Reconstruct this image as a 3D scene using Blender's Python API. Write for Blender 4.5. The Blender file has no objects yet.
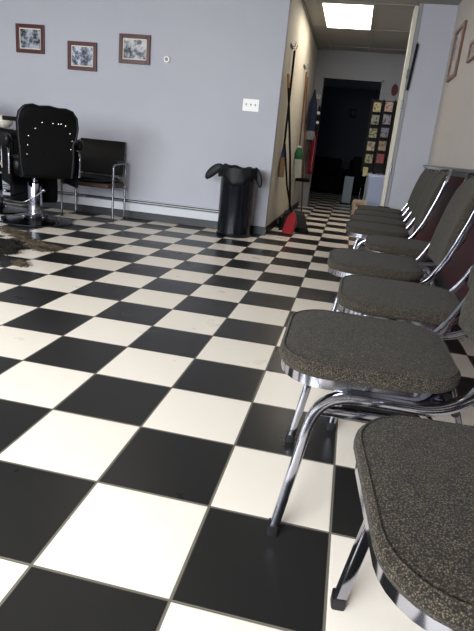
import bpy, bmesh, math, random
from math import sin, cos, pi, radians
from mathutils import Vector, Matrix, noise
random.seed(7)
scn = bpy.context.scene
C = scn.collection

# ------------------------------------------------------------------ materials
def lin(h):
    h = h.lstrip('#')
    o = []
    for i in (0, 2, 4):
        c = int(h[i:i+2], 16) / 255
        o.append(c/12.92 if c <= .04045 else ((c+.055)/1.055)**2.4)
    return (*o, 1)

def mat(name, col, rough=.5, metal=0., spec=.5, noise_amt=0., nscale=20., bump=0., bscale=200., coat=0., emit=None, estr=0.):
    m = bpy.data.materials.new(name); m.use_nodes = True
    nt = m.node_tree; b = nt.nodes['Principled BSDF']
    b.inputs['Roughness'].default_value = rough
    b.inputs['Metallic'].default_value = metal
    b.inputs['Specular IOR Level'].default_value = spec
    b.inputs['Coat Weight'].default_value = coat
    c = lin(col)
    tc = nt.nodes.new('ShaderNodeTexCoord')
    if noise_amt > 0:
        n = nt.nodes.new('ShaderNodeTexNoise'); n.inputs['Scale'].default_value = nscale; n.inputs['Detail'].default_value = 5
        nt.links.new(tc.outputs['Object'], n.inputs['Vector'])
        r = nt.nodes.new('ShaderNodeValToRGB')
        r.color_ramp.elements[0].position = .3; r.color_ramp.elements[1].position = .7
        r.color_ramp.elements[0].color = tuple(v*(1-noise_amt) for v in c[:3]) + (1,)
        r.color_ramp.elements[1].color = tuple(min(1, v*(1+noise_amt)) for v in c[:3]) + (1,)
        nt.links.new(n.outputs['Fac'], r.inputs['Fac']); nt.links.new(r.outputs['Color'], b.inputs['Base Color'])
    else:
        b.inputs['Base Color'].default_value = c
    if bump > 0:
        n2 = nt.nodes.new('ShaderNodeTexNoise'); n2.inputs['Scale'].default_value = bscale; n2.inputs['Detail'].default_value = 3
        nt.links.new(tc.outputs['Object'], n2.inputs['Vector'])
        bp = nt.nodes.new('ShaderNodeBump'); bp.inputs['Strength'].default_value = bump; bp.inputs['Distance'].default_value = .002
        nt.links.new(n2.outputs['Fac'], bp.inputs['Height']); nt.links.new(bp.outputs['Normal'], b.inputs['Normal'])
    if emit:
        b.inputs['Emission Color'].default_value = lin(emit); b.inputs['Emission Strength'].default_value = estr
    return m

def mathn(nt, op, a, b=None, c=None):
    n = nt.nodes.new('ShaderNodeMath'); n.operation = op
    for i, v in enumerate((a, b, c)):
        if v is None: continue
        if isinstance(v, (int, float)): n.inputs[i].default_value = v
        else: nt.links.new(v, n.inputs[i])
    return n.outputs[0]

T = .3048
def floor_material():
    m = bpy.data.materials.new('checker_tile'); m.use_nodes = True; nt = m.node_tree
    b = nt.nodes['Principled BSDF']
    tc = nt.nodes.new('ShaderNodeTexCoord'); sp = nt.nodes.new('ShaderNodeSeparateXYZ')
    nt.links.new(tc.outputs['Object'], sp.inputs[0])
    u = mathn(nt, 'DIVIDE', sp.outputs[0], T); v = mathn(nt, 'DIVIDE', sp.outputs[1], T)
    fu = mathn(nt, 'FLOOR', u); fv = mathn(nt, 'FLOOR', v)
    par = mathn(nt, 'PINGPONG', mathn(nt, 'ADD', fu, fv), 1.0)      # 0 = white, 1 = black
    # grout
    def edge(w):
        fr = mathn(nt, 'FRACT', w)
        return mathn(nt, 'MINIMUM', fr, mathn(nt, 'SUBTRACT', 1.0, fr))
    e = mathn(nt, 'MINIMUM', edge(u), edge(v))
    g = mathn(nt, 'LESS_THAN', e, .0105)
    # per tile tint
    cmb = nt.nodes.new('ShaderNodeCombineXYZ'); nt.links.new(fu, cmb.inputs[0]); nt.links.new(fv, cmb.inputs[1])
    wn = nt.nodes.new('ShaderNodeTexWhiteNoise'); nt.links.new(cmb.outputs[0], wn.inputs['Vector'])
    n = nt.nodes.new('ShaderNodeTexNoise'); n.inputs['Scale'].default_value = 5; n.inputs['Detail'].default_value = 7
    nt.links.new(tc.outputs['Object'], n.inputs['Vector'])
    sp2 = nt.nodes.new('ShaderNodeTexNoise'); sp2.inputs['Scale'].default_value = 60; sp2.inputs['Detail'].default_value = 2
    nt.links.new(tc.outputs['Object'], sp2.inputs['Vector'])
    def mix(f, a, bb):
        x = nt.nodes.new('ShaderNodeMix'); x.data_type = 'RGBA'
        if isinstance(f, (int, float)): x.inputs[0].default_value = f
        else: nt.links.new(f, x.inputs[0])
        for i, q in ((6, a), (7, bb)):
            if isinstance(q, tuple): x.inputs[i].default_value = q
            else: nt.links.new(q, x.inputs[i])
        return x.outputs[2]
    white = mix(n.outputs['Fac'], lin('#f1e7d8'), lin('#f6ede1'))
    white = mix(mathn(nt, 'MULTIPLY', wn.outputs[0], .35), white, lin('#e9e1d0'))
    speck = mathn(nt, 'GREATER_THAN', sp2.outputs['Fac'], .76)
    white = mix(mathn(nt, 'MULTIPLY', speck, .12), white, lin('#8d8576'))
    black = mix(n.outputs['Fac'], lin('#1e1e1e'), lin('#262524'))
    black = mix(mathn(nt, 'MULTIPLY', wn.outputs[0], .4), black, lin('#2b2a28'))
    tile = mix(par, white, black)
    col = mix(g, tile, lin('#6f6a5e'))
    nt.links.new(col, b.inputs['Base Color'])
    ro = mathn(nt, 'ADD', mathn(nt, 'MULTIPLY', n.outputs['Fac'], .16), .22)
    ro = mathn(nt, 'ADD', ro, mathn(nt, 'MULTIPLY', g, .4))
    nt.links.new(ro, b.inputs['Roughness'])
    b.inputs['Specular IOR Level'].default_value = .22
    bp = nt.nodes.new('ShaderNodeBump'); bp.inputs['Strength'].default_value = .35; bp.inputs['Distance'].default_value = .002
    h = mathn(nt, 'MINIMUM', mathn(nt, 'MULTIPLY', e, 50.), 1.0)
    h = mathn(nt, 'ADD', h, mathn(nt, 'MULTIPLY', n.outputs['Fac'], .35))
    nt.links.new(h, bp.inputs['Height']); nt.links.new(bp.outputs['Normal'], b.inputs['Normal'])
    return m

def fabric_material():
    m = bpy.data.materials.new('tweed_fabric'); m.use_nodes = True; nt = m.node_tree
    b = nt.nodes['Principled BSDF']; b.inputs['Roughness'].default_value = .95; b.inputs['Specular IOR Level'].default_value = .15
    b.inputs['Sheen Weight'].default_value = .05; b.inputs['Sheen Roughness'].default_value = .6
    tc = nt.nodes.new('ShaderNodeTexCoord')
    vo = nt.nodes.new('ShaderNodeTexVoronoi'); vo.inputs['Scale'].default_value = 400; vo.inputs['Randomness'].default_value = 1.
    nt.links.new(tc.outputs['Object'], vo.inputs['Vector'])
    wv = mathn(nt, 'SUBTRACT', 1.0, vo.outputs['Distance'])
    n = nt.nodes.new('ShaderNodeTexNoise'); n.inputs['Scale'].default_value = 330; n.inputs['Detail'].default_value = 3
    nt.links.new(tc.outputs['Object'], n.inputs['Vector'])
    n3 = nt.nodes.new('ShaderNodeTexNoise'); n3.inputs['Scale'].default_value = 70; n3.inputs['Detail'].default_value = 3
    nt.links.new(tc.outputs['Object'], n3.inputs['Vector'])
    f = mathn(nt, 'ADD', mathn(nt, 'MULTIPLY', wv, .42), mathn(nt, 'MULTIPLY', n.outputs['Fac'], .5))
    f = mathn(nt, 'ADD', f, mathn(nt, 'ADD', mathn(nt, 'MULTIPLY', n3.outputs['Fac'], .12), .09))
    r = nt.nodes.new('ShaderNodeValToRGB'); e = r.color_ramp.elements
    e[0].position = .32; e[0].color = lin('#12100e'); e[1].position = .86; e[1].color = lin('#776b56')
    x = r.color_ramp.elements.new(.62); x.color = lin('#2c2823')
    nt.links.new(f, r.inputs['Fac']); nt.links.new(r.outputs['Color'], b.inputs['Base Color'])
    bp = nt.nodes.new('ShaderNodeBump'); bp.inputs['Strength'].default_value = .7; bp.inputs['Distance'].default_value = .0015
    nt.links.new(f, bp.inputs['Height']); nt.links.new(bp.outputs['Normal'], b.inputs['Normal'])
    return m

def photo_material(name, dark, mid, light, scale, seed):
    m = bpy.data.materials.new(name); m.use_nodes = True; nt = m.node_tree
    b = nt.nodes['Principled BSDF']; b.inputs['Roughness'].default_value = .25; b.inputs['Coat Weight'].default_value = .6
    b.inputs['Coat Roughness'].default_value = .05
    tc = nt.nodes.new('ShaderNodeTexCoord'); mp = nt.nodes.new('ShaderNodeMapping')
    mp.inputs['Location'].default_value = (seed*3.1, seed*1.7, seed*.9)
    nt.links.new(tc.outputs['Object'], mp.inputs['Vector'])
    n = nt.nodes.new('ShaderNodeTexNoise'); n.inputs['Scale'].default_value = scale; n.inputs['Detail'].default_value = 3
    n.inputs['Roughness'].default_value = .7
    nt.links.new(mp.outputs[0], n.inputs['Vector'])
    r = nt.nodes.new('ShaderNodeValToRGB'); e = r.color_ramp.elements
    e[0].position = .40; e[0].color = lin(dark); e[1].position = .60; e[1].color = lin(light)
    x = e.new(.5); x.color = lin(mid)
    nt.links.new(n.outputs['Fac'], r.inputs['Fac']); nt.links.new(r.outputs['Color'], b.inputs['Base Color'])
    return m

M = dict(
    floor=floor_material(), fabric=fabric_material(),
    wall=mat('wall_paint_blue_grey', '#b0b0b8', .75, noise_amt=.02, nscale=2, bump=.08, bscale=120),
    wallr=mat('wall_paint_cream', '#bdb7b2', .75, noise_amt=.02, nscale=2, bump=.08, bscale=120),
    wallh=mat('hall_paint_cream', '#cbc5b3', .75, noise_amt=.03, nscale=2, bump=.08, bscale=120),
    wallg=mat('hall_paint_grey', '#94959a', .8, noise_amt=.03, nscale=2),
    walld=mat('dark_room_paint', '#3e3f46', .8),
    ceil=mat('ceiling_tile', '#93928f', .9, noise_amt=.05, nscale=60, bump=.2, bscale=150),
    grid=mat('ceiling_grid', '#92918e', .5),
    base=mat('baseboard_black', '#14151b', .45),
    heater=mat('heater_enamel', '#c4c5c9', .4),
    slot_shadow=mat('heater_slot_shadow', '#1c1c1e', .6),
    maroon=mat('wainscot_maroon', '#501423', .45, noise_amt=.08, nscale=8),
    rail=mat('rail_grey', '#6d6e70', .35),
    trimc=mat('trim_cream', '#cfcabb', .5),
    trimg=mat('trim_grey', '#8f8e90', .6),
    chrome=mat('chrome', '#a6a7b1', .10, 1.),
    chromed=mat('chrome_worn', '#8e8f96', .22, 1., noise_amt=.1, nscale=30),
    darkchrome=mat('dark_chrome', '#4a4b50', .2, 1., noise_amt=.2, nscale=12),
    rubber=mat('black_rubber', '#141416', .5),
    vinyl=mat('black_vinyl', '#0a0a0c', .42, spec=.25, noise_amt=.1, nscale=15, bump=.25, bscale=180),
    vinylm=mat('black_vinyl_dull', '#060607', .7, spec=.12, bump=.2, bscale=150),
    stud=mat('stud_nickel', '#d8d4c8', .25, 1.),
    brass=mat('gold_plate', '#a88a4a', .4, .8),
    wood=mat('brown_wood', '#3d281b', .5, noise_amt=.2, nscale=30),
    mahog=mat('mahogany_frame', '#4a1f1a', .35, noise_amt=.2, nscale=40),
    brownf=mat('brown_frame', '#6b4a39', .4, noise_amt=.15, nscale=40),
    plate=mat('white_plastic', '#e9e7e2', .35),
    canb=mat('black_can_plastic', '#080b16', .22, spec=.4),
    bag=mat('black_bag_film', '#0e0e10', .55, spec=.3, bump=.5, bscale=40),
    black=mat('black_plastic', '#0b0b0c', .6, spec=.2),
    tan=mat('tan_wood_grip', '#a67c46', .5, noise_amt=.15, nscale=40),
    corn=mat('broom_corn', '#a2815a', .9, noise_amt=.25, nscale=150),
    blue=mat('blue_binding', '#26347a', .5),
    green=mat('green_plastic', '#1c5f3c', .4),
    mopw=mat('mop_cotton', '#a9aea6', .9, noise_amt=.12, nscale=80),
    pole=mat('brown_pole', '#6a4b33', .5),
    red=mat('red_plastic', '#8c1822', .4),
    redc=mat('red_cloth', '#84182a', .85, noise_amt=.15, nscale=15),
    redo=mat('dull_red_ornament', '#5e3036', .8, noise_amt=.3, nscale=30),
    navy=mat('navy_cloth', '#222c44', .9, noise_amt=.2, nscale=15),
    greyc=mat('grey_cloth', '#8c8d90', .9, noise_amt=.12, nscale=15),
    blackc=mat('black_cloth', '#121216', .9),
    whitec=mat('white_cloth', '#cfc8bb', .9, noise_amt=.12, nscale=25),
    hair=mat('hair', '#1a1512', .8, noise_amt=.5, nscale=25),
    hairb=mat('hair_brown', '#5a4e3e', .85, noise_amt=.4, nscale=25),
    tub=mat('pale_blue_tub', '#949db4', .4),
    card=mat('beige_cardboard', '#a58f78', .8, noise_amt=.08, nscale=20),
    panel=mat('grey_panel', '#8b98a0', .5),
    lens=mat('lamp_lens', '#fff6e6', .5, emit='#fff4e6', estr=9.),
    lens2=mat('added_lamp_lens', '#fff6e6', .5, emit='#fff0dd', estr=1.8),
    sash=mat('window_metal', '#8a8c90', .35, .8),
    ground=mat('outdoor_asphalt', '#8c8a86', .9, noise_amt=.1, nscale=3),
)

def glass_material():
    m = bpy.data.materials.new('window_glass'); m.use_nodes = True; nt = m.node_tree
    nt.nodes.remove(nt.nodes['Principled BSDF'])
    o = nt.nodes['Material Output']; t = nt.nodes.new('ShaderNodeBsdfTransparent'); g = nt.nodes.new('ShaderNodeBsdfGlossy')
    g.inputs['Roughness'].default_value = .02; f = nt.nodes.new('ShaderNodeFresnel'); mx = nt.nodes.new('ShaderNodeMixShader')
    nt.links.new(f.outputs[0], mx.inputs[0]); nt.links.new(t.outputs[0], mx.inputs[1]); nt.links.new(g.outputs[0], mx.inputs[2])
    nt.links.new(mx.outputs[0], o.inputs[0]); return m
M['glass'] = glass_material()

# ------------------------------------------------------------------ mesh helpers
def box(bm, x0, x1, y0, y1, z0, z1, mtx=None):
    vs = [bm.verts.new((x, y, z)) for x in (x0, x1) for y in (y0, y1) for z in (z0, z1)]
    if mtx:
        for v in vs: v.co = mtx @ v.co
    for f in ((0,1,3,2),(4,6,7,5),(0,4,5,1),(2,3,7,6),(0,2,6,4),(1,5,7,3)):
        bm.faces.new([vs[i] for i in f])
    return vs

def loft(bm, rings, cap=True, closed=True):
    R_ = [[bm.verts.new(p) for p in r] for r in rings]
    n = len(R_[0])
    for a, b in zip(R_, R_[1:]):
        for i in range(n if closed else n-1):
            j = (i+1) % n
            bm.faces.new((a[i], a[j], b[j], b[i]))
    if cap:
        bm.faces.new(list(reversed(R_[0]))); bm.faces.new(R_[-1])
    return R_

def section(kind, w, h, n=12):
    if kind == 'round':
        return [(w/2*cos(2*pi*i/n), h/2*sin(2*pi*i/n)) for i in range(n)]
    out = []; r = min(w, h)*.2
    for cx, cy, a0 in ((w/2-r, h/2-r, 0), (-w/2+r, h/2-r, 90), (-w/2+r, -h/2+r, 180), (w/2-r, -h/2+r, 270)):
        for k in range(4):
            a = radians(a0 + k*30); out.append((cx+r*cos(a), cy+r*sin(a)))
    return out

def tube(bm, pts, w, h=None, kind='round', up=None, n=12):
    h = h or w
    pts = [Vector(p) for p in pts]
    sec = section(kind, w, h, n)
    rings = []; N = None
    for i, p in enumerate(pts):
        t = (pts[min(i+1, len(pts)-1)] - pts[max(i-1, 0)]).normalized()
        if N is None:
            u = Vector(up) if up else (Vector((0,1,0)) if abs(t.y) < .9 else Vector((1,0,0)))
            N = (u - t*u.dot(t)).normalized()
        else:
            N = (N - t*N.dot(t)).normalized()
        B = t.cross(N)
        rings.append([p + N*a + B*b for a, b in sec])
    loft(bm, rings)

def fillet(pts, rad, seg=7):
    """polyline with its inner corners rounded"""
    P = [Vector(p) for p in pts]; out = [P[0]]
    for i in range(1, len(P)-1):
        a, b, c = P[i-1], P[i], P[i+1]
        r = rad[i-1] if isinstance(rad, (list, tuple)) else rad
        d1 = (a-b).normalized(); d2 = (c-b).normalized()
        r = min(r, (a-b).length*.49, (c-b).length*.49)
        s = b + d1*r; e = b + d2*r
        for k in range(seg+1):
            t = k/seg
            out.append(s*(1-t)**2 + b*2*t*(1-t) + e*t*t)
    out.append(P[-1]); return out

def lathe(bm, prof, n=32, cx=0, cy=0):
    rings = [[(cx+r*cos(2*pi*i/n), cy+r*sin(2*pi*i/n), z) for i in range(n)] for r, z in prof]
    loft(bm, rings)

def outline(w, d, r, seg=6, front=0.):
    """rounded rectangle, x in +-d/2, y in +-w/2"""
    pts = []
    for sx, sy, a0 in ((1,1,0), (-1,1,90), (-1,-1,180), (1,-1,270)):
        for k in range(seg+1):
            a = radians(a0 + 90*k/seg)
            pts.append((sx*(d/2-r)+r*cos(a), sy*(w/2-r)+r*sin(a)))
    return pts

SHARP = 40
def obj(name, bm, m, parent=None, smooth=True, bevel=0., loc=None, sub=0):
    bmesh.ops.recalc_face_normals(bm, faces=bm.faces)
    me = bpy.data.meshes.new(name); bm.to_mesh(me); bm.free()
    me.materials.append(m)
    if smooth:
        for f in me.polygons: f.use_smooth = True
        try: me.set_sharp_from_angle(angle=radians(SHARP))
        except Exception: pass
    o = bpy.data.objects.new(name, me); C.objects.link(o)
    if parent: o.parent = parent
    if loc: o.location = loc
    if bevel:
        b = o.modifiers.new('bevel', 'BEVEL'); b.width = bevel; b.segments = 2; b.limit_method = 'ANGLE'
    if sub:
        s = o.modifiers.new('sub', 'SUBSURF'); s.levels = sub; s.render_levels = sub
    return o

def thing(name, label, cat, loc=(0,0,0), rz=0., group=None):
    o = bpy.data.objects.new(name, None); C.objects.link(o)
    o.location = loc; o.rotation_euler = (0, 0, rz); o.empty_display_size = .1
    o['label'] = label; o['category'] = cat
    if group: o['group'] = group
    return o

def tag(o, label, cat, group=None, kind=None):
    o['label'] = label; o['category'] = cat
    if group: o['group'] = group
    if kind: o['kind'] = kind
    return o

def struct(name, bm, m, bevel=0., parent=None, smooth=False):
    o = obj(name, bm, m, parent, smooth, bevel)
    if not parent: o['kind'] = 'structure'
    return o

def B(): return bmesh.new()

def dup(root, loc, rz, label):
    r = root.copy(); C.objects.link(r); r.location = loc; r.rotation_euler = (0, 0, rz); r['label'] = label
    for ch in list(root.children):
        c = ch.copy(); C.objects.link(c); c.parent = r
        for g in list(ch.children):
            d = g.copy(); C.objects.link(d); d.parent = c
    return r

# ------------------------------------------------------------------ setting
XL, XR, YF, YB, H = -5.2, 1.33, -2.4, 4.80, 2.44
HX0, HX1, HY = -.28, .985, 8.45      # hall
CY = 5.60                            # stub wall on the right of the hall mouth
FY, FXL, FXR = 13.2, -2.2, 3.0       # room beyond
bm = B(); box(bm, XL-.2, FXR+.2, YF-.2, FY+.2, -.12, 0); struct('floor', bm, M['floor'])
bm = B()
box(bm, XL-.2, XR+.2, YF-.2, YB, H, H+.1); box(bm, HX0-.12, XR+.2, YB, HY+.06, H, H+.1); box(bm, FXL-.1, FXR+.1, HY+.06, FY+.1, H, H+.1)
struct('ceiling', bm, M['ceil'])
def wall(name, m, *boxes):
    bm = B()
    for b in boxes: box(bm, *b)
    return struct(name, bm, m)
wall('wall_back', M['wall'], (XL-.12, HX0, YB, YB+.12, 0, H))
wall('wall_hall_left', M['wallh'], (HX0-.12, HX0, YB+.12, HY+.06, 0, H))
wall('wall_hall_far', M['wallg'], (HX0, -.13, HY, HY+.12, 0, H), (.78, XR, HY, HY+.12, 0, H), (-.13, .78, HY, HY+.12, 2.03, H))
wall('wall_corner', M['wall'], (HX1, XR+.12, CY, CY+.12, 0, H))
wall('wall_hall_right', M['wallg'], (1.12, 1.24, CY+.12, HY, 0, H))
wall('wall_right', M['wallr'], (XR, XR+.12, YF-.12, CY, 0, H))
wall('wall_left', M['wall'], (XL-.12, XL, YF-.12, YB, 0, H))
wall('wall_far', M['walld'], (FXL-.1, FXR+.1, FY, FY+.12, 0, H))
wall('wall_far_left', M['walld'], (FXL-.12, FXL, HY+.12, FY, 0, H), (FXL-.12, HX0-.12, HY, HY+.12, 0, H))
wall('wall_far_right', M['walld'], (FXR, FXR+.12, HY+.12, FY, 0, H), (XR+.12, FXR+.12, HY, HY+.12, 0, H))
# street wall with two big shop windows
W1 = (-4.7, -2.35); W2 = (-1.95, .15); WZ = (.45, 2.25)
wall('wall_front', M['wall'], (XL, XR, YF-.12, YF, 0, WZ[0]), (XL, XR, YF-.12, YF, WZ[1], H),
     (XL, W1[0], YF-.12, YF, *WZ), (W1[1], W2[0], YF-.12, YF, *WZ), (W2[1], XR, YF-.12, YF, *WZ))
for i, (a, b) in enumerate((W1, W2)):
    bm = B()
    for q in ((a, a+.06, WZ[0], WZ[1]), (b-.06, b, WZ[0], WZ[1]), (a+.06, b-.06, WZ[0], WZ[0]+.06), (a+.06, b-.06, WZ[1]-.06, WZ[1]), ((a+b)/2-.03, (a+b)/2+.03, WZ[0]+.06, WZ[1]-.06)):
        box(bm, q[0], q[1], YF-.09, YF-.03, q[2], q[3])
    w = struct('window_%d' % (i+1), bm, M['sash'])
    bm = B(); box(bm, a+.06, b-.06, YF-.062, YF-.056, WZ[0]+.06, WZ[1]-.06)
    obj('pane', bm, M['glass'], w, smooth=False)
bm = B(); box(bm, -30, 30, -40, YF-.4, -.2, -.12); g = struct('ground', bm, M['ground'])

def baseboard(name, x0, x1, y0, y1, h=.085):
    bm = B(); box(bm, x0, x1, y0, y1, 0, h); struct(name, bm, M['base'], .004)
baseboard('baseboard_back', XL, HX0+.015, YB-.014, YB)
baseboard('baseboard_hall_left', HX0, HX0+.014, YB, HY)
baseboard('baseboard_corner', HX1, XR, CY-.014, CY)
baseboard('baseboard_right', XR-.014, XR, YF, CY-.014)
baseboard('baseboard_left', XL, XL+.014, YF, YB-.014)
# baseboard heater along the back wall
bm = B(); box(bm, -4.9, -.62, YB-.052, YB, .088, .172); box(bm, -4.9, -.62, YB-.03, YB, .172, .196); box(bm, -4.9, -.62, YB-.055, YB, .196, .215)
ht = obj('baseboard_heater', bm, M['heater'], None, False, .003)
tag(ht, 'long low white baseboard heater along the back wall behind the bin', 'heater')
bm = B(); tube(bm, [(-4.88, YB-.046, .182), (-.64, YB-.046, .182)], .008); box(bm, -4.9, -.62, YB-.0565, YB-.054, .198, .2085)  # dark strips stand for the shadow line of the heater's top ledge
obj('heater_slot_shadow', bm, M['slot_shadow'], ht)['label'] = 'dark strip along top of heater, ledge shadow drawn as a slit'
# wainscot and chair rail
bm = B(); box(bm, XR-.012, XR, YF, CY, .085, .81); struct('trim_1', bm, M['maroon'])
bm = B(); box(bm, XR-.045, XR, YF, CY-.001, .845, .871); box(bm, XR-.025, XR, YF, CY-.001, .808, .845); struct('trim_2', bm, M['rail'], .004)
# casing of the hall mouth
bm = B(); box(bm, .905, .945, CY-.03, CY+.12, 0, H-.03); struct('trim_3', bm, M['trimc'], .004)
bm = B(); box(bm, .945, HX1+.002, CY-.012, CY+.12, 0, H); struct('trim_4', bm, M['trimg'], .003)
# hinges on the casing
for z in (1.77, 1.46, .78):
    bm = B(); box(bm, .936, .948, CY-.036, CY-.026, z-.045, z+.045); tube(bm, [(.947, CY-.034, z-.05), (.947, CY-.034, z+.05)], .012)
    tag(obj('door_hinge', bm, M['chromed']), {1.77: 'topmost small metal hinge on the cream doorway casing', 1.46: 'middle small metal hinge on the cream doorway casing', .78: 'lowest small metal hinge on the cream doorway casing'}[z], 'hinge', 'hinges on the doorway casing')
# hall ceiling grid bars
bm = B()
for x in (-.075, .50): box(bm, x-.012, x+.012, YB, HY, H-.006, H)
for y in (5.68, 6.90, 8.1): box(bm, HX0, 1.12, y-.012, y+.012, H-.0065, H-.0005)
struct('trim_5', bm, M['grid'])
bm = B(); box(bm, HX0, HX0+.02, YB, HY, H-.025, H-.0066); box(bm, HX0, 1.12, HY-.02, HY, H-.025, H-.0066); struct('trim_6', bm, M['grid'])
# doorway frame of far wall
bm = B(); box(bm, -.155, -.125, HY-.015, HY+.13, 0, 2.06); box(bm, .775, .805, HY-.015, HY+.13, 0, 2.06); box(bm, -.155, .805, HY-.015, HY+.13, 2.03, 2.06)
struct('trim_7', bm, M['wallg'], .003)

# ceiling lamps
def lamp(loc, label, lens, w=.60, l=1.21, group=None):
    t = thing('ceiling_light', label, 'ceiling light', loc, 0, group)
    bm = B()
    for q in ((-w/2, -w/2+.03, -l/2, l/2), (w/2-.03, w/2, -l/2, l/2), (-w/2+.03, w/2-.03, -l/2, -l/2+.03), (-w/2+.03, w/2-.03, l/2-.03, l/2)):
        box(bm, *q, -.012, 0)
    obj('frame', bm, M['grid'], t, False)
    bm = B(); box(bm, -w/2+.03, w/2-.03, -l/2+.03, l/2-.03, -.008, -.001); obj('diffuser', bm, lens, t, False)
    return t
lamp((.213, 6.30, H-.001), 'bright rectangular ceiling light panel in the hallway ceiling', M['lens'])
for x, y in ((-1.2, .6), (-3.4, .6), (-1.2, 3.0), (-3.4, 3.0)):  # out-of-view panels, added to give the shop a modest warm light
    lamp((x, y, H-.001), 'unseen rectangular ceiling light panel added above the checkered shop floor', M['lens2'], group='added ceiling lights of the shop')

# ------------------------------------------------------------------ stacking chairs
def make_chair(label):
    global SHARP
    SHARP = 25
    t = thing('stacking_chair', label, 'chair', (0,0,0), 0, 'grey tweed chairs in a row along the right wall')
    # cushion: rings of a rounded rectangle, x = depth (front at -x), y = width
    bm = B(); rings = []
    prof = [(.385, .400, .405), (.410, .424, .412), (.420, .432, .424), (.418, .430, .436), (.406, .418, .4425), (.396, .408, .4435), (.36, .37, .447), (.26, .27, .451), (.10, .10, .453)]
    for d, w, z in prof:
        r = min(.105, d*.42)
        pts = outline(w, d, r, 8)
        ring = []
        for x, y in pts:
            k = 1 + .10*(-x/.21)*(abs(y)/.21) * (.35)          # a touch wider at the front
            xx = x - .010*(1-(y/.22)**2) if x < 0 else x
            xx = -.21 + (xx+.21)*.96
            ring.append((xx, y*k*(.985 if x > .1 else 1.0), z))
        rings.append(ring)
    loft(bm, rings)
    obj('seat', bm, M['fabric'], t)
    # piping seam round the cushion
    bm = B(); pts = outline(.4135, .4015, .100, 8)
    pts = [(x - .010*(1-(y/.22)**2) if x < 0 else x, y*(1+.10*(-x/.21)*(abs(y)/.21)*.35)*(.985 if x > .1 else 1), .4442) for x, y in pts]
    pts = [(-.21+(x+.21)*.96, y, z) for x, y, z in pts]; tube(bm, pts + [pts[0]], .0032, n=6)
    # chrome band carrying the cushion
    o = obj('piping', bm, M['fabric'], t)
    bm = B(); ro = outline(.412, .402, .105, 8); ri = outline(.396, .386, .098, 8)
    def sh(p, z): x, y = p; x = -.21+(x+.21)*.96; return (x - .010*(1-(y/.22)**2) if x < 0 else x, y*(1+.10*(-x/.21)*(abs(y)/.21)*.35)*(.985 if x > .1 else 1), z)
    ring = [[sh(p, .386) for p in ri], [sh(p, .386) for p in ro], [sh(p, .402) for p in ro], [sh(p, .412) for p in ro], [sh(p, .412) for p in ri]]
    Rg = [[bm.verts.new(p) for p in r] for r in ring]; n = len(ro)
    for a, b in zip(Rg, Rg[1:] + [Rg[0]]):
        for i in range(n): bm.faces.new((a[i], a[(i+1) % n], b[(i+1) % n], b[i]))
    obj('seat_band', bm, M['chrome'], t)
    bm = B(); box(bm, -.17, .17, -.17, .17, .392, .406); obj('seat_board', bm, M['black'], t, False)
    for s in (-1, 1):
        y = s*.212
        # front leg that turns under the seat and climbs as the back upright
        P = fillet([(-.170, y*1.03, .012), (-.112, y, .379), (.175, y, .379), (.268, s*.214, .545), (.345, s*.214, .83)], [.085, .085, .12], 9)
        a = 10; 
        bm = B(); tube(bm, P[:a], .027, .023, 'sq', up=(0,1,0)); obj('front_leg', bm, M['chrome'], t)
        bm = B(); tube(bm, P[a-1:21], .027, .023, 'sq', up=(0,1,0)); obj('seat_rail', bm, M['chrome'], t)
        # rear leg
        P2 = fillet([(-.02, s*.190, .374), (.125, s*.190, .374), (.255, s*.205, .012)], [.085], 9)
        bm = B(); tube(bm, P2, .023, .020, 'sq', up=(0,1,0)); obj('rear_leg', bm, M['chrome'], t)
        # side stretcher
        bm = B(); tube(bm, [(-.118, y*.985, .335), (.125, s*.192, .335)], .016, .022, 'sq', up=(0,1,0)); obj('side_stretcher', bm, M['chrome'], t)
        for (fx, fy) in ((-.171, y*1.031), (.256, s*.2055)):
            bm = B(); tube(bm, [(fx, fy, .0), (fx*.995, fy, .026)], .031, .028, 'sq', up=(0,1,0)); obj('rubber_foot', bm, M['rubber'], t)
        bm = B(); bmesh.ops.create_uvsphere(bm, u_segments=10, v_segments=6, radius=.0075, matrix=Matrix.Translation((-.138, y - s*.011, .205))); obj('stacking_bumper', bm, M['rubber'], t)
    # back frame: an inverted U joining the two uprights
    up_ = [p for p in P[20:] if p.z < .55]
    lo = [Vector((p.x, -abs(p.y), p.z)) for p in up_]; hi = [Vector((p.x, abs(p.y), p.z)) for p in reversed(up_)]
    P = lo[:-1] + fillet([lo[-1], (.315, -.213, .700), (.350, -.213, .848), (.350, .213, .848), (.315, .213, .700), hi[0]], [.1, .075, .075, .1], 8) + hi[1:]
    bm = B(); tube(bm, P, .020, .021, 'sq', up=(0,1,0)); obj('back_frame', bm, M['chrome'], t)
    # padded back
    bm = B(); rings = []
    zs = [.47, .485, .51, .60, .70, .78, .815, .832, .842]
    for z in zs:
        tt = (z-.505)/(.857-.505)
        xc = .250 + .100*tt + .012*sin(pi*max(0, min(1, tt)))*-1
        e = 1 - max(0, (z-.76)/.085)**2.4*.42
        e2 = 1 - max(0, (.51-z)/.04)**2*.10
        hw = .200*e*e2; th = .024*(1 if .485 < z < .83 else .6)
        ring = []
        for k in range(24):
            a = 2*pi*k/24; cy = cos(a); sx = sin(a)
            yy = hw*(abs(cy)**.35)*(1 if cy >= 0 else -1)
            xx = th*(abs(sx)**.6)*(1 if sx >= 0 else -1)
            bow = .018*(1-(yy/.2)**2)
            ring.append((xc + xx + bow*.8, yy, z))
        rings.append(ring)
    loft(bm, rings)
    obj('backrest', bm, M['fabric'], t)
    bm = B(); tube(bm, [(.175, -.205, .379), (.175, .205, .379)], .02); obj('rear_rail', bm, M['chrome'], t)
    SHARP = 40
    return t

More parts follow.
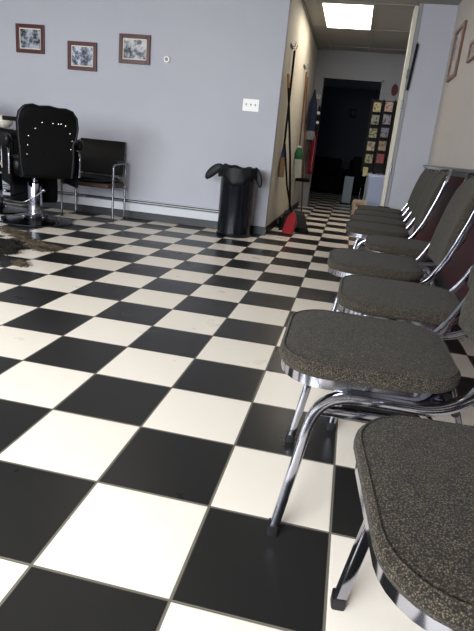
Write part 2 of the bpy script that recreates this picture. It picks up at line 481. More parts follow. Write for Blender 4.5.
spots = [
    ((.826, -.108), 6,  'grey tweed chair nearest the camera, cropped by the lower right corner'),
    ((.640, .485), 1,  'grey tweed chair with its whole left chrome leg showing, second from the camera'),
    ((.762, 1.045), -1, 'grey tweed chair third from the camera, set back from the second'),
    ((.700, 1.640), 0,  'grey tweed chair fourth from the camera, its back cut by the right edge'),
    ((.880, 2.290), -2, 'grey tweed chair fifth from the camera, pushed back nearest the wall'),
    ((.762, 2.915), -1,  'grey tweed chair fourth from the far end, first of the tightly packed ones'),
    ((.785, 3.393), -1,  'grey tweed chair third from the far end of the row'),
    ((.815, 3.871), -1,  'grey tweed chair second from the far end of the row'),
    ((.845, 4.349), -1, 'grey tweed chair at the far end of the row, nearest the hallway mouth'),
]
c0 = make_chair(spots[0][2])
for i, ((x, y), a, lab, *zz) in enumerate(spots):
    if i == 0: c0.location = (x, y, 0); c0.rotation_euler = (0, 0, radians(a))
    else: dup(c0, (x, y, zz[0] if zz else 0), radians(a), lab)

# ------------------------------------------------------------------ pictures and wall fittings
def framed(name, label, w, h, fw, fm, pm, loc, rz, matw=0., tilt=0.):
    """local frame: picture in XZ plane facing -y, centred"""
    t = thing(name, label, 'picture', loc, rz, None); t.rotation_euler = (0, tilt, rz)
    bm = B()
    for q in ((-w/2, -w/2+fw, -h/2, h/2), (w/2-fw, w/2, -h/2, h/2), (-w/2+fw, w/2-fw, -h/2, -h/2+fw), (-w/2+fw, w/2-fw, h/2-fw, h/2)):
        box(bm, q[0], q[1], -.024, 0, q[2], q[3])
    obj('frame', bm, fm, t, False, .004)
    bm = B(); box(bm, -w/2+fw, w/2-fw, -.010, -.002, -h/2+fw, h/2-fw)
    obj('backing' if matw else 'photo', bm, M['whitec'] if matw else pm, t, False)
    if matw:
        bm = B(); box(bm, -w/2+fw+matw, w/2-fw-matw, -.0125, -.0095, -h/2+fw+matw, h/2-fw-matw); obj('photo', bm, pm, t, False)
    return t
bw = [photo_material('photo_a', '#23262d', '#6c727c', '#a6aab2', 18, 1), photo_material('photo_b', '#30333b', '#7a8090', '#c3cad8', 15, 2), photo_material('photo_c', '#1c1c20', '#74767e', '#b0b2b8', 14, 5)]
framed('framed_photo', 'square mahogany framed photo on back wall, leftmost of the three', .325, .275, .037, M['mahog'], bw[0], (-2.972, YB, 1.735), 0, .012)
framed('framed_photo', 'square mahogany framed photo on back wall, lowest and middle of the three', .325, .272, .037, M['mahog'], bw[1], (-2.380, YB, 1.605), 0, .012)
framed('framed_photo', 'square mahogany framed photo on back wall, right one nearest the round thermostat', .335, .272, .037, M['mahog'], bw[2], (-1.805, YB, 1.705), 0, .012)
framed('framed_picture', 'tall brown framed picture on the cream right wall near the corner', .46, .46, .035, M['brownf'], photo_material('photo_d', '#8d857c', '#b5aca4', '#c9c0b8', 9, 3), (XR, 5.02, 1.90), -pi/2, .0)
framed('framed_picture', 'small brown framed picture cut off by the right edge of the photo', .34, .16, .030, M['brownf'], photo_material('photo_e', '#4b4a48', '#98918a', '#c4bdb5', 12, 4), (XR, 4.09, 1.775), -pi/2, .0)
# narrow black framed board on the stub wall, hung slightly askew
t = thing('hanging_board', 'narrow black board hanging on the grey wall beside the hallway casing', 'board', (.985, CY, 1.835)); t.rotation_euler = (0, radians(3), 0)
bm = B(); box(bm, -.013, .013, -.035, 0, -.225, .225); obj('board', bm, M['black'], t, False, .003)
bm = B(); box(bm, -.004, .004, -.012, 0, .225, .245); obj('hanger', bm, M['black'], t, False)

# light switch plate
t = thing('light_switch', 'white three-toggle light switch plate on the back wall above the bin', 'light switch', (-.556, YB, 1.272))
bm = B(); box(bm, -.083, .083, -.007, 0, -.058, .058); obj('switch_plate', bm, M['plate'], t, False, .003)
for dx in (-.046, 0, .046):
    bm = B(); box(bm, dx-.006, dx+.006, -.018, -.006, -.004, .014); obj('toggle', bm, M['trimg'], t, False, .001)
t = thing('thermostat', 'small round white thermostat on the back wall right of the pictures', 'thermostat', (-1.457, YB+.001, 1.633))
bm = B(); lathe(bm, [(.001, 0), (.035, 0), (.035, .012), (.029, .026), (.001, .028)], 24)
bmesh.ops.rotate(bm, verts=bm.verts, cent=(0,0,0), matrix=Matrix.Rotation(pi/2, 3, 'X')); obj('dial_body', bm, M['plate'], t)
bm = B(); lathe(bm, [(.001, .027), (.017, .027), (.016, .034), (.001, .034)], 20)
bmesh.ops.rotate(bm, verts=bm.verts, cent=(0,0,0), matrix=Matrix.Rotation(pi/2, 3, 'X')); obj('dial', bm, M['trimg'], t)

# ------------------------------------------------------------------ trash can
t = thing('trash_can', 'round black plastic trash can with a black liner, against the back wall', 'trash can', (-.560, 4.535, 0))
bm = B(); lathe(bm, [(.02, 0), (.168, 0), (.176, .01), (.176, .03), (.168, .035), (.176, .62), (.184, .63), (.184, .655), (.172, .655), (.166, .62), (.160, .05), (.02, .045)], 48); obj('bin_body', bm, M['canb'], t)
bm = B(); rings = []
n = 64
for j, (r, z) in enumerate([(.10, .60), (.150, .655), (.176, .678), (.192, .672), (.197, .64), (.199, .60), (.202, .56), (.200, .52)]):
    ring = []
    for i in range(n):
        a = 2*pi*i/n
        dd = math.atan2(sin(a+pi*.47), cos(a+pi*.47)); depth = .12 + .95*math.exp(-(dd/.62)**2) + .30*math.exp(-((dd-1.3)/.3)**2) + .25*math.exp(-((dd+1.2)/.35)**2)
        zz = z if j < 4 else .672 - (.672-z)*min(1.15, .35 + .75*depth)
        f = noise.noise(Vector((cos(a)*3, sin(a)*3, z*9)))*.012*(1 if j > 1 else .4)
        rr = r + f + .003*sin(a*11+j)
        ring.append((rr*cos(a), rr*sin(a), zz + .006*sin(a*9+j*1.3) + (.012*sin(a*2+2.6) if 0 < j < 4 else 0)))
    rings.append(ring)
loft(bm, rings, cap=False)
o = obj('bin_liner', bm, M['bag'], t)
s = o.modifiers.new('th', 'SOLIDIFY'); s.thickness = .002
def flap(pts, ws):
    bm = B(); rings = []
    for i, (p, w) in enumerate(zip(pts, ws)):
        p = Vector(p); ring = []
        for k in range(16):
            a = 2*pi*k/16
            q = .6*noise.noise(p*23 + Vector((cos(a), sin(a), 0)))*.010
            ring.append((p.x + w*.45*sin(a)*.5, p.y + .014*cos(a) + q, p.z + w*sin(a) + q))
        rings.append(ring)
    loft(bm, rings); obj('liner_flap', bm, M['bag'], t, sub=1)
flap([(-.150, -.05, .655), (-.185, -.05, .652), (-.23, -.055, .628), (-.275, -.055, .600), (-.312, -.05, .580), (-.330, -.05, .572)], [.020, .050, .066, .070, .052, .015])
flap([(.160, -.04, .640), (.190, -.045, .625), (.215, -.045, .585), (.238, -.045, .545), (.246, -.045, .515)], [.020, .050, .062, .05, .015])

# ------------------------------------------------------------------ side chair by the wall
t = thing('waiting_armchair', 'black vinyl side chair with chrome tube arms against the back wall', 'chair', (-2.10, 4.47, 0), radians(0))
def tp(pts, rad, w=.022): 
    bm = B(); tube(bm, fillet(pts, rad, 7), w, n=10); return bm
for s, lab in ((-1, 'l'), (1, 'r')):
    x = s*.285
    obj('arm_frame', tp([(x, -.10, .0), (x, -.10, .575), (x, .20, .585), (x, .20, .0)], [.05, .05]), M['chromed'], t)
    obj('side_rail', tp([(x*.99, -.10, .335), (x*.99, .20, .325)], .01), M['chromed'], t)
    for y in (-.10, .20):
        bm = B(); tube(bm, [(x, y, 0), (x, y, .03)], .03); obj('foot_cap', bm, M['rubber'], t)
    bm = B(); box(bm, x-.02, x+.02, -.06, .16, .592, .612); obj('arm_pad', bm, M['vinyl'], t, False, .008)
bm = B(); box(bm, -.262, .262, -.17, .22, .34, .385); obj('seat_pan', bm, M['wood'], t, False, .006)
bm = B(); rings = []
for y, z0, z1 in ((-.185, .40, .42), (-.17, .385, .445), (-.05, .383, .455), (.12, .375, .445), (.2, .37, .43)):
    rings.append([(-.255, y, z0), (.255, y, z0), (.265, y, (z0+z1)/2), (.255, y, z1), (0, y, z1+.008), (-.255, y, z1), (-.265, y, (z0+z1)/2)])
loft(bm, rings); obj('seat', bm, M['vinyl'], t, sub=1)
bm = B(); rings = []
for z, y in ((.455, .175), (.465, .17), (.62, .205), (.79, .245), (.80, .25)):
    th = .018 if .46 < z < .795 else .010
    k = 1.0 - (z-.46)*.08
    rings.append([(-.255*k, y-th, z), (0, y-th-.008, z), (.255*k, y-th, z), (.262*k, y, z), (.255*k, y+th, z), (0, y+th, z), (-.255*k, y+th, z), (-.262*k, y, z)])
loft(bm, rings); obj('backrest', bm, M['vinyl'], t, smooth=True)
for s in (-1, 1):
    bm = B(); tube(bm, [(s*.20, .205, .36), (s*.20, .262, .62)], .02); obj('back_support', bm, M['chromed'], t)
bm = B(); tube(bm, [(-.285, .2, .20), (.285, .2, .20)], .018); tube(bm, [(-.285, .2, .35), (.285, .2, .35)], .018); obj('rear_stretcher', bm, M['chromed'], t)

# ------------------------------------------------------------------ barber chairs
def barber_chair(label, loc, rz, dy=0., up=0.):
    t = thing('barber_chair', label, 'barber chair', loc, rz)
    bm = B(); lathe(bm, [(.02, 0), (.335, 0), (.345, .006), (.342, .014), (.30, .022), (.16, .034), (.085, .05), (.078, .07), (.02, .07)], 56); obj('base_plate', bm, M['darkchrome'], t)
    bm = B(); lathe(bm, [(.02, .05), (.066, .05), (.066, .36), (.062, .372), (.02, .375)], 36); obj('pump_column', bm, M['chrome'], t)
    bm = B(); lathe(bm, [(.005, .36), (.024, .36), (.024, .44), (.005, .44)], 20); obj('piston', bm, M['chrome'], t)
    bm = B(); lathe(bm, [(.05, .05), (.092, .05), (.096, .062), (.088, .078), (.05, .08)], 24)
    for k in range(6):
        a = k*pi/3; bmesh.ops.create_uvsphere(bm, u_segments=8, v_segments=6, radius=.012, matrix=Matrix.Translation((.105*cos(a), .105*sin(a), .05)))
    obj('column_collar', bm, M['chromed'], t)
    bm = B(); box(bm, -.20, .20, -.17, .20, .43, .49); obj('seat_bracket', bm, M['black'], t, False, .01)
    bm = B(); box(bm, -.265, .265, -.24, .30, .475, .60); obj('seat', bm, M['vinyl'], t, True, .035)
    # back: scalloped shell, rear face at -y
    KX = .88
    ol = [(-.235, .45), (-.255, .56), (-.262, .68), (-.275, .80), (-.282, .92), (-.262, 1.00), (-.215, 1.050), (-.15, 1.062), (-.09, 1.050),
          (0, 1.060), (.09, 1.048), (.16, 1.052), (.225, 1.035), (.268, .985), (.282, .90), (.268, .80), (.240, .755), (.248, .64), (.235, .45)]
    ol = [(x*KX, .45+(z-.45)*.965) for x, z in ol]
    bm = B(); rings = []
    for y, k in ((-.335, .93), (-.325, .975), (-.30, 1.0), (-.235, 1.0), (-.205, .96), (-.20, .90)):
        rings.append([(x*k, y - (z-.45)*.10, .75 + (z-.75)*k) for x, z in ol])
    loft(bm, rings); back = obj('backrest', bm, M['vinylm'], t)
    # raised edge roll and rear panel
    P = [(x*.985, -.322 - (z-.45)*.10, .75+(z-.75)*.985) for x, z in ol]
    bm = B(); tube(bm, P, .022, n=8); obj('edge_roll', bm, M['vinyl'], t)
    for x, z in ((-.060, .905), (.035, .905), (.085, .905), (.110, .908), (.150, .895), (-.118, .855), (-.178, .79), (-.185, .715), (.190, .835), (.215, .775), (.205, .705), (-.19, .64)):
        x *= .92; bm = B(); bmesh.ops.create_uvsphere(bm, u_segments=8, v_segments=6, radius=.0075, matrix=Matrix.Translation((x, -.337 - (z-.45)*.10, z))); obj('stud', bm, M['stud'], back)
    for s in (-1, 1):
        bm = B(); tube(bm, fillet([(s*.30, -.22, .46), (s*.30, -.24, .67), (s*.30, .16, .70), (s*.30, .16, .48)], [.07, .07], 7), .022); obj('arm_frame', bm, M['chromed'], t)
        bm = B(); rings = []
        for y, w, h in ((-.245, .015, .02), (-.235, .028, .038), (-.20, .036, .05), (.10, .036, .045), (.20, .032, .04), (.225, .012, .015)):
            rings.append([(s*.305 + w*cos(2*pi*k/12), y, .725 + h*sin(2*pi*k/12) + (.02 if y < -.1 else 0)) for k in range(12)])
        loft(bm, rings); obj('armrest', bm, M['vinyl'], t)
        bm = B(); box(bm, s*.285-.012, s*.285+.012, -.20, .24, .36, .69); obj('side_panel', bm, M['vinylm'], t, False, .006)
    bm = B(); box(bm, -.22, .22, .24, .31, .16, .50); obj('calf_rest', bm, M['vinylm'], t, False, .03)
    bm = B(); tube(bm, fillet([(-.14, .28, .47), (-.14, .44, .24), (.14, .44, .24), (.14, .28, .47)], [.04, .04], 5), .022); obj('leg_frame', bm, M['chromed'], t)
    bm = B(); box(bm, -.20, .20, .42, .60, .215, .24); obj('footrest', bm, M['chromed'], t, False, .01)
    for ch in t.children:
        if ch.name.split('.')[0] not in ('base_plate', 'pump_column', 'piston', 'column_collar', 'leg_frame', 'footrest'):
            ch.location = (.03 if dy else 0, dy, up)
    return t
BX, BY = -2.37, 3.85
bc = barber_chair('black barber chair seen from behind, studded back, on a chrome column', (BX, BY, 0), radians(43), -.10)
# pump lever as a child (world shape expressed in chair space)
inv = (Matrix.Translation((BX, BY, 0)) @ Matrix.Rotation(radians(43), 4, 'Z')).inverted()
bm = B(); pts = [(-2.165, 3.66, .325), (-2.25, 3.64, .255), (-2.345, 3.62, .200), (-2.46, 3.64, .200), (-2.575, 3.66, .205), (-2.49, 3.78, .25), (-2.40, 3.86, .29)]
tube(bm, fillet([inv @ Vector(p) for p in pts], .03, 4), .013, n=8)
bmesh.ops.create_uvsphere(bm, u_segments=10, v_segments=8, radius=.018, matrix=Matrix.Translation(inv @ Vector(pts[0])))
obj('pump_lever', bm, M['chrome'], bc)
# second barber chair, side on at the left edge
b2 = barber_chair('black barber chair cut off by the left edge, with white towels and a gold plate', (-3.06, 4.24, 0), radians(-54), 0., .05)
for ch in list(b2.children):
    if ch.name.startswith('arm_frame'): ch.data.materials[0] = M['vinylm']
    if ch.name.split('.')[0] in ('leg_frame', 'footrest'): bpy.data.objects.remove(ch)
bm = B(); box(bm, .302, .309, -.02, .10, .475, .515); obj('name_plate', bm, M['brass'], b2, False, .002)['label'] = 'small gold plate'
bm = B(); box(bm, -.315, -.20, -.36, -.33, .895, .93); obj('headrest_bar', bm, M['black'], bc, False, .006)
# towels lying on it, and the station box with the gold plate
def cloth(name, label, center, sx, sy, h, m, seed, rz=0):
    bm = B(); rings = []
    for j in range(7):
        f = j/6; k = sin(pi*(.12+.76*f))
        ring = []
        for i in range(20):
            a = 2*pi*i/20; q = 1 + .22*noise.noise(Vector((cos(a)*1.6+seed, sin(a)*1.6, f*2)))
            ring.append((sx*k*cos(a)*q*(1.1-.3*f), sy*k*sin(a)*q*(1.1-.3*f), h*f))
        rings.append(ring)
    loft(bm, rings); o = obj(name, bm, m, None, sub=1, loc=center); o.rotation_euler = (0, 0, rz)
    return tag(o, label, 'towel')
mw = Matrix.Translation((-3.06, 4.24, 0)) @ Matrix.Rotation(radians(-54), 4, 'Z')
p = mw @ Vector((.17, .12, .655)); cloth('towel', 'lowest crumpled white towel on the seat of the barber chair at left edge', p, .09, .08, .09, M['whitec'], 1)
p = mw @ Vector((.325, .095, .826)); cloth('towel', 'highest white towel, folded on the armrest behind the studded chair back', p, .075, .10, .12, M['whitec'], 3)
p = mw @ Vector((.300, -.115, .844)); cloth('towel', 'white towel at the very left edge lying over the padded armrest', p, .05, .08, .05, M['whitec'], 6)

# hair on the floor
HB = ((-1.92, 2.66, 2000, .13), (-1.84, 2.52, 700, .11), (-1.98, 2.82, 700, .10), (-1.80, 2.72, 160, .08))
HC = ((-1.93, 2.97, 500, .07), (-1.84, 2.93, 500, .06), (-1.75, 2.89, 420, .055), (-1.66, 2.87, 320, .05), (-1.58, 2.86, 160, .05), (-1.72, 2.77, 120, .05), (-1.60, 2.72, 100, .045), (-1.52, 2.30, 90, .035), (-1.47, 2.24, 120, .03), (-2.15, 3.20, 420, .09), (-2.30, 3.28, 200, .09), (-2.02, 3.08, 260, .06))
def clump(bm, cx, cy, n, sp, ln, w=.004, zmax=.012):
    for _ in range(n):
        a = random.uniform(0, 2*pi); r = sp*math.sqrt(random.random())
        x = cx + r*cos(a)*1.3; y = cy + r*sin(a)*.8; d = random.uniform(0, 2*pi); c = random.uniform(-3, 3)
        l = ln*random.uniform(.5, 1.2); z = random.uniform(.001, zmax)
        prev = None
        for k in range(4):
            f = k/3; dd = d + c*f
            px = x + l*f*cos(dd); py = y + l*f*sin(dd); ww = w*(1-abs(f-.5))
            v = (bm.verts.new((px - ww*sin(dd), py + ww*cos(dd), z)), bm.verts.new((px + ww*sin(dd), py - ww*cos(dd), z + .002)))
            if prev: bm.faces.new((prev[0], prev[1], v[1], v[0]))
            prev = v
bm = B()
for (px, py, n, sp) in HB:
    clump(bm, px, py, n, sp, .05)
tag(obj('black_hair_clippings', bm, M['hair'], smooth=False), 'pile of black hair clippings on the tiles at the left edge', 'hair', kind='stuff')
bm = B()
for (px, py, n, sp) in HC:
    clump(bm, px, py, int(n*.6), sp, .045)
tag(obj('brown_hair_clippings', bm, M['hairb'], smooth=False), 'scattered brown hair clippings in front of the barber chair base', 'hair', kind='stuff')

# ------------------------------------------------------------------ cleaning tools by the hall corner
WX = HX0
# hooks rails
for y, z, lab in ((5.27, 1.905, 'small metal wall hook above the corn broom'), (6.75, 1.93, 'small metal wall hook above the mop')):
    t = thing('tool_hook', lab, 'hook', (WX, y, z), 0, 'tool hooks on the hall wall')
    bm = B(); box(bm, 0, .006, -.10, .10, -.02, .02); obj('hook_plate', bm, M['chromed'], t, False, .001)
    for dy in (-.07, .07):
        bm = B(); tube(bm, fillet([(.004, dy, .0), (.045, dy, -.012), (.055, dy, .03)], .012, 4), .008); obj('hook', bm, M['chromed'], t)
# corn whisk broom hanging on wall
t = thing('corn_broom', 'tan corn broom with blue binding hanging on the hall wall', 'broom', (WX+.032, 5.345, 0))
bm = B(); tube(bm, [(0, -.02, 1.88), (0, .03, .86)], .024); obj('handle', bm, M['black'], t)
bm = B(); rings = []
for z, a, b in ((.90, .016, .016), (.86, .03, .022), (.80, .045, .024)): rings.append([(a*0+b*cos(2*pi*k/14), .03 + a*sin(2*pi*k/14), z) for k in range(14)])
loft(bm, rings); obj('binding', bm, M['blue'], t)
bm = B(); rings = []
for z, a, b in ((.80, .044, .024), (.72, .062, .028), (.62, .085, .028), (.585, .088, .026)): rings.append([(b*cos(2*pi*k/40)*(1+.12*(k % 2)), .035 + a*sin(2*pi*k/40)*(1+.05*(k % 2)), z + (.012*(k % 3) if z < .6 else 0)) for k in range(40)])
loft(bm, rings); obj('bristles', bm, M['corn'], t)
# push broom with black pole
t = thing('push_broom', 'black poled floor broom with tan grip leaning in the hall corner', 'broom', (0, 0, 0))
a, b_ = Vector((-.12, 5.72, .075)), Vector((WX+.034, 5.145, 1.50)); d = (b_-a)
bm = B(); tube(bm, [a, a + d*.5 + Vector((.012, .0, 0)), b_], .024); obj('handle', bm, M['black'], t)
bm = B(); tube(bm, [b_ , b_ + d*.085], .030); obj('grip', bm, M['tan'], t)
bm = B(); box(bm, -.25, .01, 5.69, 5.77, .055, .095); obj('broom_head', bm, M['black'], t, False, .008)
bm = B()
for i in range(24):
    for j in range(5):
        x = -.245 + i*.0108; y = 5.698 + j*.016; tube(bm, [(x, y, .06), (x-.003, y - .006*(2-j)*.6, .002)], .007, n=5)
o = obj('bristles', bm, M['blackc'], t)
# upright lobby dustpan
t = thing('lobby_dustpan', 'black long-handled upright dustpan standing on the hallway floor', 'dustpan', (-.045, 5.46, 0), radians(10))
bm = B()
sec = [(-.17, 0), (.17, 0), (.17, .03), (.12, .21), (-.12, .21), (-.17, .03)]
loft(bm, [[(x*.9, .10, z*1.0) for x, z in sec], [(x, 0, z*.85) for x, z in sec], [(x*1.05, -.14, z*.22) for x, z in sec]]); obj('pan', bm, M['black'], t, False, .004)
bm = B(); tube(bm, [(-.02, .08, .13), (-.13, .0, .50), (-.215, -.12, .95)], .022); obj('handle', bm, M['black'], t)
bm = B(); bmesh.ops.create_uvsphere(bm, u_segments=10, v_segments=8, radius=.018, matrix=Matrix.Translation((-.06, -.03, .12))); obj('latch', bm, M['plate'], t)
# red hand dustpan
t = thing('red_dustpan', 'small red dustpan lying tilted in front of the black one', 'dustpan', (-.045, 5.10, .066), radians(-15)); t.rotation_euler = (radians(38), 0, radians(-15))
bm = B(); sec = [(-.065, .0), (.065, .0), (.065, .012), (.058, .05), (-.058, .05), (-.065, .012)]
rings = [[(x, -.10, z*.35 + .004) for x, z in sec], [(x*.97, 0, z*.9+.004) for x, z in sec], [(x*.85, .09, z*1.5+.01) for x, z in sec], [(x*.5, .13, z*1.3+.03) for x, z in sec]]
loft(bm, rings); obj('pan', bm, M['red'], t, True, .004)
bm = B(); tube(bm, fillet([(0, .10, .07), (0, .13, .08), (-.01, .17, .085)], .01, 4), .026, .018); obj('handle', bm, M['red'], t)
# mop
t = thing('hanging_mop', 'white mop with a green collar hanging by the hooks', 'mop', (WX+.055, 6.90, 0))
bm = B(); tube(bm, [(-.02, -.10, 1.88), (0, 0, .88)], .024); obj('handle', bm, M['pole'], t)
bm = B(); lathe(bm, [(.01, .93), (.035, .92), (.052, .87), (.060, .79), (.055, .78), (.01, .78)], 20); obj('collar', bm, M['green'], t)
bm = B(); rings = []
for z, r in ((.80, .050), (.72, .054), (.60, .060), (.53, .062)): rings.append([(r*(1+.10*(k % 2))*cos(2*pi*k/28), r*(1+.10*(k % 2))*sin(2*pi*k/28), z) for k in range(28)])
loft(bm, rings); obj('mop_strands', bm, M['mopw'], t)
bm = B(); lathe(bm, [(.005, .935), (.024, .935), (.024, .955), (.005, .955)], 16); obj('cap', bm, M['plate'], t)
# squeegee with brown pole
t = thing('floor_squeegee', 'brown pole with a flat black head leaning behind the mop', 'squeegee', (0, 0, 0))
bm = B(); tube(bm, [(-.145, 7.62, .0), (WX+.02, 7.10, 1.86)], .024); obj('handle', bm, M['pole'], t)
p0 = Vector((-.145, 7.62, 0)) .lerp(Vector((WX+.02, 7.10, 1.86)), .26)
bm = B(); lathe(bm, [(.005, p0.z-.025), (.105, p0.z-.025), (.112, p0.z-.01), (.112, p0.z+.012), (.10, p0.z+.022), (.005, p0.z+.024)], 28, p0.x-.005+0, p0.y-.02); obj('head', bm, M['black'], t)

# ------------------------------------------------------------------ coats on far wall hooks
t = thing('coat_rail', 'pale wooden coat hook board on the hallway end wall', 'coat rail', (-.205, HY, 1.75))
bm = B(); box(bm, -.07, .065, -.018, 0, -.035, .03); obj('rail_board', bm, M['trimc'], t, False, .003)
for x in (-.045, .035):
    bm = B(); tube(bm, fillet([(x, -.015, 0), (x, -.06, -.01), (x, -.07, .03)], .012, 4), .008); obj('coat_hook', bm, M['chromed'], t)
def garment(name, label, cx, cy, prof, m, seed, cat='coat', folds=7, parts=()):
    bm = B(); rings = []
    for z, w, d in prof:
        rings.append([(cx + w*cos(2*pi*k/36)*(1+.10*sin(folds*2*pi*k/36+seed)), cy + d*sin(2*pi*k/36)*(1+.18*sin(folds*2*pi*k/36+seed)), z) for k in range(36)])
    loft(bm, rings); return tag(obj(name, bm, m), label, cat, 'coats hanging on the hallway end wall')
garment('hanging_coat', 'dark navy coat hanging leftmost on the hallway end wall', -.205, 7.98, [(1.80, .010, .012), (1.72, .025, .03), (1.60, .055, .06), (1.45, .068, .085), (1.30, .072, .09), (1.215, .072, .09)], M['navy'], 0)
garment('hanging_apron', 'grey cloth bundled beneath the navy coat', -.200, 7.97, [(1.212, .05, .05), (1.18, .072, .065), (1.12, .075, .065), (1.07, .06, .05)], M['greyc'], 2, 'apron')
garment('hanging_coat', 'long red coat hanging beside the dark doorway', -.150, 8.33, [(1.50, .012, .02), (1.42, .03, .04), (1.20, .045, .06), (.90, .050, .065), (.55, .048, .06)], M['redc'], 1)
garment('hanging_shirt', 'black garment with white spots hanging right against the dark doorway', -.115, 8.16, [(1.60, .006, .01), (1.54, .02, .03), (1.40, .030, .05), (1.22, .032, .05)], M['blackc'], 3, 'shirt')
s_ = bpy.data.objects['hanging_shirt']
for z in (1.48, 1.34):
    bm = B(); bmesh.ops.create_uvsphere(bm, u_segments=12, v_segments=8, radius=.028, matrix=Matrix.Translation((-.118, 8.118, z)) @ Matrix.Diagonal((1, .5, 1, 1))); obj('white_spot', bm, M['plate'], s_)
bm = B(); tube(bm, [(-.128, 8.262, 1.15), (-.128, 8.262, .60)], .012, .004); obj('white_stripe', bm, M['plate'], bpy.data.objects['hanging_coat.001'])

# ------------------------------------------------------------------ rack of small packs, tub, box
t = thing('display_rack', 'tall dark wire display rack of small packs behind the hallway casing', 'rack', (.84, 7.28, 0), radians(0))
bm = B()
for x in (-.185, -.03, .125):
    tube(bm, [(x, .02, .70), (x, .02, 1.68)], .014)
obj('upright', bm, M['black'], t)
bm = B(); box(bm, -.19, .17, .028, .036, .69, 1.66); obj('rack_back', bm, M['black'], t, False)
bm = B(); tube(bm, [(0, .02, .05), (0, .02, .72)], .035); lathe(bm, [(.01, 0), (.17, 0), (.17, .02), (.01, .04)], 24, 0, .02); obj('rack_base', bm, M['black'], t)
cols = ['#8d8869', '#6d7266', '#7b7a5b', '#8a8070', '#7b7354', '#958a50', '#8f7d76', '#6f6875', '#5f5e6b', '#7b6b52', '#7d2a2e']
cn = ['pale yellow', 'grey green', 'olive green', 'beige', 'tan', 'bright yellow', 'pink', 'lilac', 'slate', 'light brown', 'red']
k = 0
row_z = [1.565, 1.40, 1.225, 1.05, .88, .70]
for c_ in range(2):
    for r_ in range(6 if c_ == 0 else 5):
        z = row_z[r_] + (0 if c_ == 0 else .015); x = .84 + (-.105 if c_ == 0 else .05) + (.0)
        bm = B(); tr = bm; 
        if k == 5: x += -.02
        tube(bm, fillet([(x-.065, 7.29, z-.07), (x-.065, 7.245, z-.07), (x+.065, 7.245, z-.07), (x+.065, 7.29, z-.07)], .01, 3), .006, n=6); 
        obj('pack_holder', bm, M['black'], t, loc=None).matrix_parent_inverse = t.matrix_world.inverted() if False else Matrix.Translation((-.84, -7.28, 0))
        bm = B(); w = .052 if k != 5 else .035
        box(bm, -w, w, -.014, .014, 0, .125 if c_ == 0 else .130)
        o = obj('retail_pack', bm, photo_material('pack_print_%d' % k, '#3a3a30' if k % 3 else '#5a4a3a', cols[k], cols[k], 26, k+1), None, False, .003, (x, 7.262, z-.066))
        o.rotation_euler = (radians(-6), 0, 0)
        places = ['at the top of the left column', 'second from top in the left column', 'third from top in the left column', 'fourth from top in the left column', 'fifth from top in the left column', 'at the bottom of the left column'] if c_ == 0 else ['at the top of the right column', 'second from top in the right column', 'third from top in the right column', 'fourth from top in the right column', 'at the bottom of the right column']
        tag(o, '%s printed pack %s of the display rack' % (cn[k], places[r_]), 'pack', 'packs on the display rack')
        k += 1
# pale tub on a stool-like stand
t = thing('plastic_tub', 'pale bluish plastic tub standing under the display rack', 'tub', (.885, 6.80, 0))
bm = B(); rings = []
for z, s in ((.0, .86), (.03, .89), (.62, 1.0), (.64, 1.06), (.655, 1.06)): rings.append([(x*s, y*s, z) for x, y in [(a*.30/.42, b*.30/.42) for a, b in outline(.40, .36, .06, 5)]])
loft(bm, rings); obj('tub_body', bm, M['tub'], t)
bm = B(); rings = []
for z, s in ((.655, 1.09), (.675, 1.09), (.685, 1.0)): rings.append([(x*s, y*s, z) for x, y in [(a*.30/.42, b*.30/.42) for a, b in outline(.40, .36, .06, 5)]])
loft(bm, rings); obj('tub_lid', bm, M['tub'], t)
t = thing('cardboard_box', 'small beige cardboard box on the floor beside the pale tub', 'box', (.705, 6.05, 0), radians(8))
bm = B(); box(bm, -.09, .08, -.10, .10, 0, .30); obj('box_body', bm, M['card'], t, False, .003)
bm = B(); box(bm, -.10, -.085, -.10, .10, .29, .36); box(bm, -.09, .07, .095, .105, .30, .38); obj('box_flap', bm, M['card'], t, False)
# black waste basket bit at the casing foot
t = thing('waste_basket', 'small black basket at the foot of the cream casing', 'basket', (.935, 5.40, 0))
bm = B(); lathe(bm, [(.01, 0), (.055, 0), (.062, .36), (.068, .37), (.068, .385), (.058, .385), (.05, .02), (.01, .02)], 20); obj('basket_body', bm, M['black'], t)
# red sign on far wall
t = thing('wall_sign', 'small dull red ornament hanging high on the hallway end wall', 'ornament', (.985, HY, 1.93))
bm = B(); loft(bm, [[(.055*cos(2*pi*k/24)*(1-.12*abs(sin(pi*k/8))), y, .085*sin(2*pi*k/24)) for k in range(24)] for y in (-.02, 0)]); obj('ornament_body', bm, M['redo'], t)
bm = B(); tube(bm, [(0, -.008, .07), (0, -.008, .11)], .006); obj('hanger', bm, M['black'], t)

# ------------------------------------------------------------------ dim room beyond
t = thing('leaning_panel', 'pale grey flat panel standing upright in the dim far room', 'panel', (.50, 10.0, 0), radians(0))
bm = B(); box(bm, -.085, .085, -.03, .03, 0, .52); obj('panel_board', bm, M['panel'], t, False, .005)
bm = B(); box(bm, -.11, .11, -.12, .12, 0, .02); obj('panel_foot', bm, M['black'], t, False)
def sofa(label, cx, cy, w):
    t = thing('black_sofa', label, 'sofa', (cx, cy, 0))
    bm = B(); box(bm, -w/2, w/2, -.38, .38, .06, .42); obj('seat', bm, M['vinylm'], t, False, .04)
    bm = B(); box(bm, -w/2, w/2, .22, .42, .40, .82); obj('backrest', bm, M['vinylm'], t, False, .05)
    for s in (-1, 1):
        bm = B(); box(bm, s*w/2-.09, s*w/2+.09, -.40, .40, .04, .60); obj('armrest', bm, M['vinylm'], t, False, .05)
        for y in (-.33, .33):
            bm = B(); tube(bm, [(s*w/2, y, 0), (s*w/2, y, .06)], .04); obj('foot', bm, M['black'], t)
    return t
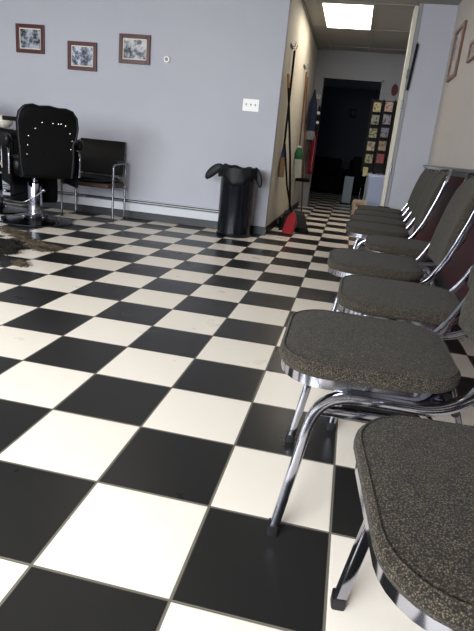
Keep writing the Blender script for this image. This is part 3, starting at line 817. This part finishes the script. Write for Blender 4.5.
sofa('left black sofa against the far wall of the dim room', -.50, 12.72, 1.5)
sofa('right black sofa against the far wall of the dim room', 1.30, 12.72, 1.7)
t = thing('black_armchair', 'black armchair in the dim room behind the pale panel', 'armchair', (.92, 10.7, 0), radians(70))
bm = B(); box(bm, -.28, .28, -.3, .3, .30, .45); obj('seat', bm, M['vinylm'], t, False, .04)
bm = B(); box(bm, -.28, .28, .22, .34, .42, .90); obj('backrest', bm, M['vinylm'], t, False, .04)
for sx in (-.24, .24):
    for sy in (-.26, .26):
        bm = B(); tube(bm, [(sx, sy, 0), (sx, sy, .32)], .03); obj('leg', bm, M['chromed'], t)
t = thing('wall_box', 'small black box mounted high on the dim far room wall', 'wall box', (.35, FY, 1.88))
bm = B(); box(bm, -.07, .07, -.06, 0, -.10, .10); obj('box_body', bm, M['black'], t, False, .01)
bm = B(); box(bm, -.05, .05, -.065, -.058, -.02, .06); obj('box_front', bm, M['rubber'], t, False)

# ------------------------------------------------------------------ lights
def area(name, loc, rot, sx, sy, power, col):
    l = bpy.data.lights.new(name, 'AREA'); l.shape = 'RECTANGLE'; l.size = sx; l.size_y = sy; l.energy = power; l.color = col
    o = bpy.data.objects.new(name, l); C.objects.link(o); o.location = loc; o.rotation_euler = rot; return o
# daylight entering through the two shop windows (behind the camera)
for i, (a, b) in enumerate((W1, W2)):
    area('window_daylight', ((a+b)/2, YF-.25, 1.35), (radians(37), 0, 0), b-a, 1.7, 335*(b-a)/2.6, (.90, .95, 1.0))
area('far_room_daylight', (2.9, 10.6, 1.3), (radians(90), 0, radians(90)), .8, .9, 5, (.55, .68, 1.0))
w = bpy.data.worlds.new('sky'); scn.world = w; w.use_nodes = True
nt = w.node_tree; bg = nt.nodes['Background']
bg.inputs[0].default_value = (.75, .86, 1.0, 1); bg.inputs[1].default_value = 1.2

# ------------------------------------------------------------------ camera
cam = bpy.data.cameras.new('camera'); co = bpy.data.objects.new('camera', cam); C.objects.link(co)
cam.sensor_fit = 'VERTICAL'; cam.sensor_height = 36; cam.lens = 531.35/631*36; cam.clip_start = .02
yaw, pit, rol = -.178946, .3072076, .0991012
f = Vector((sin(yaw)*cos(pit), cos(yaw)*cos(pit), -sin(pit))); r = Vector((cos(yaw), -sin(yaw), 0)); u = r.cross(f)
r2 = r*cos(rol)+u*sin(rol); u2 = -r*sin(rol)+u*cos(rol)
mt = Matrix((r2, u2, -f)).transposed().to_4x4(); mt.translation = (.52846, -.80707, .87103)
co.matrix_world = mt
scn.camera = co
vs = scn.view_settings; vs.view_transform = 'Standard'; vs.look = 'None'; vs.gamma = 1; vs.use_curve_mapping = False; vs.exposure = .30
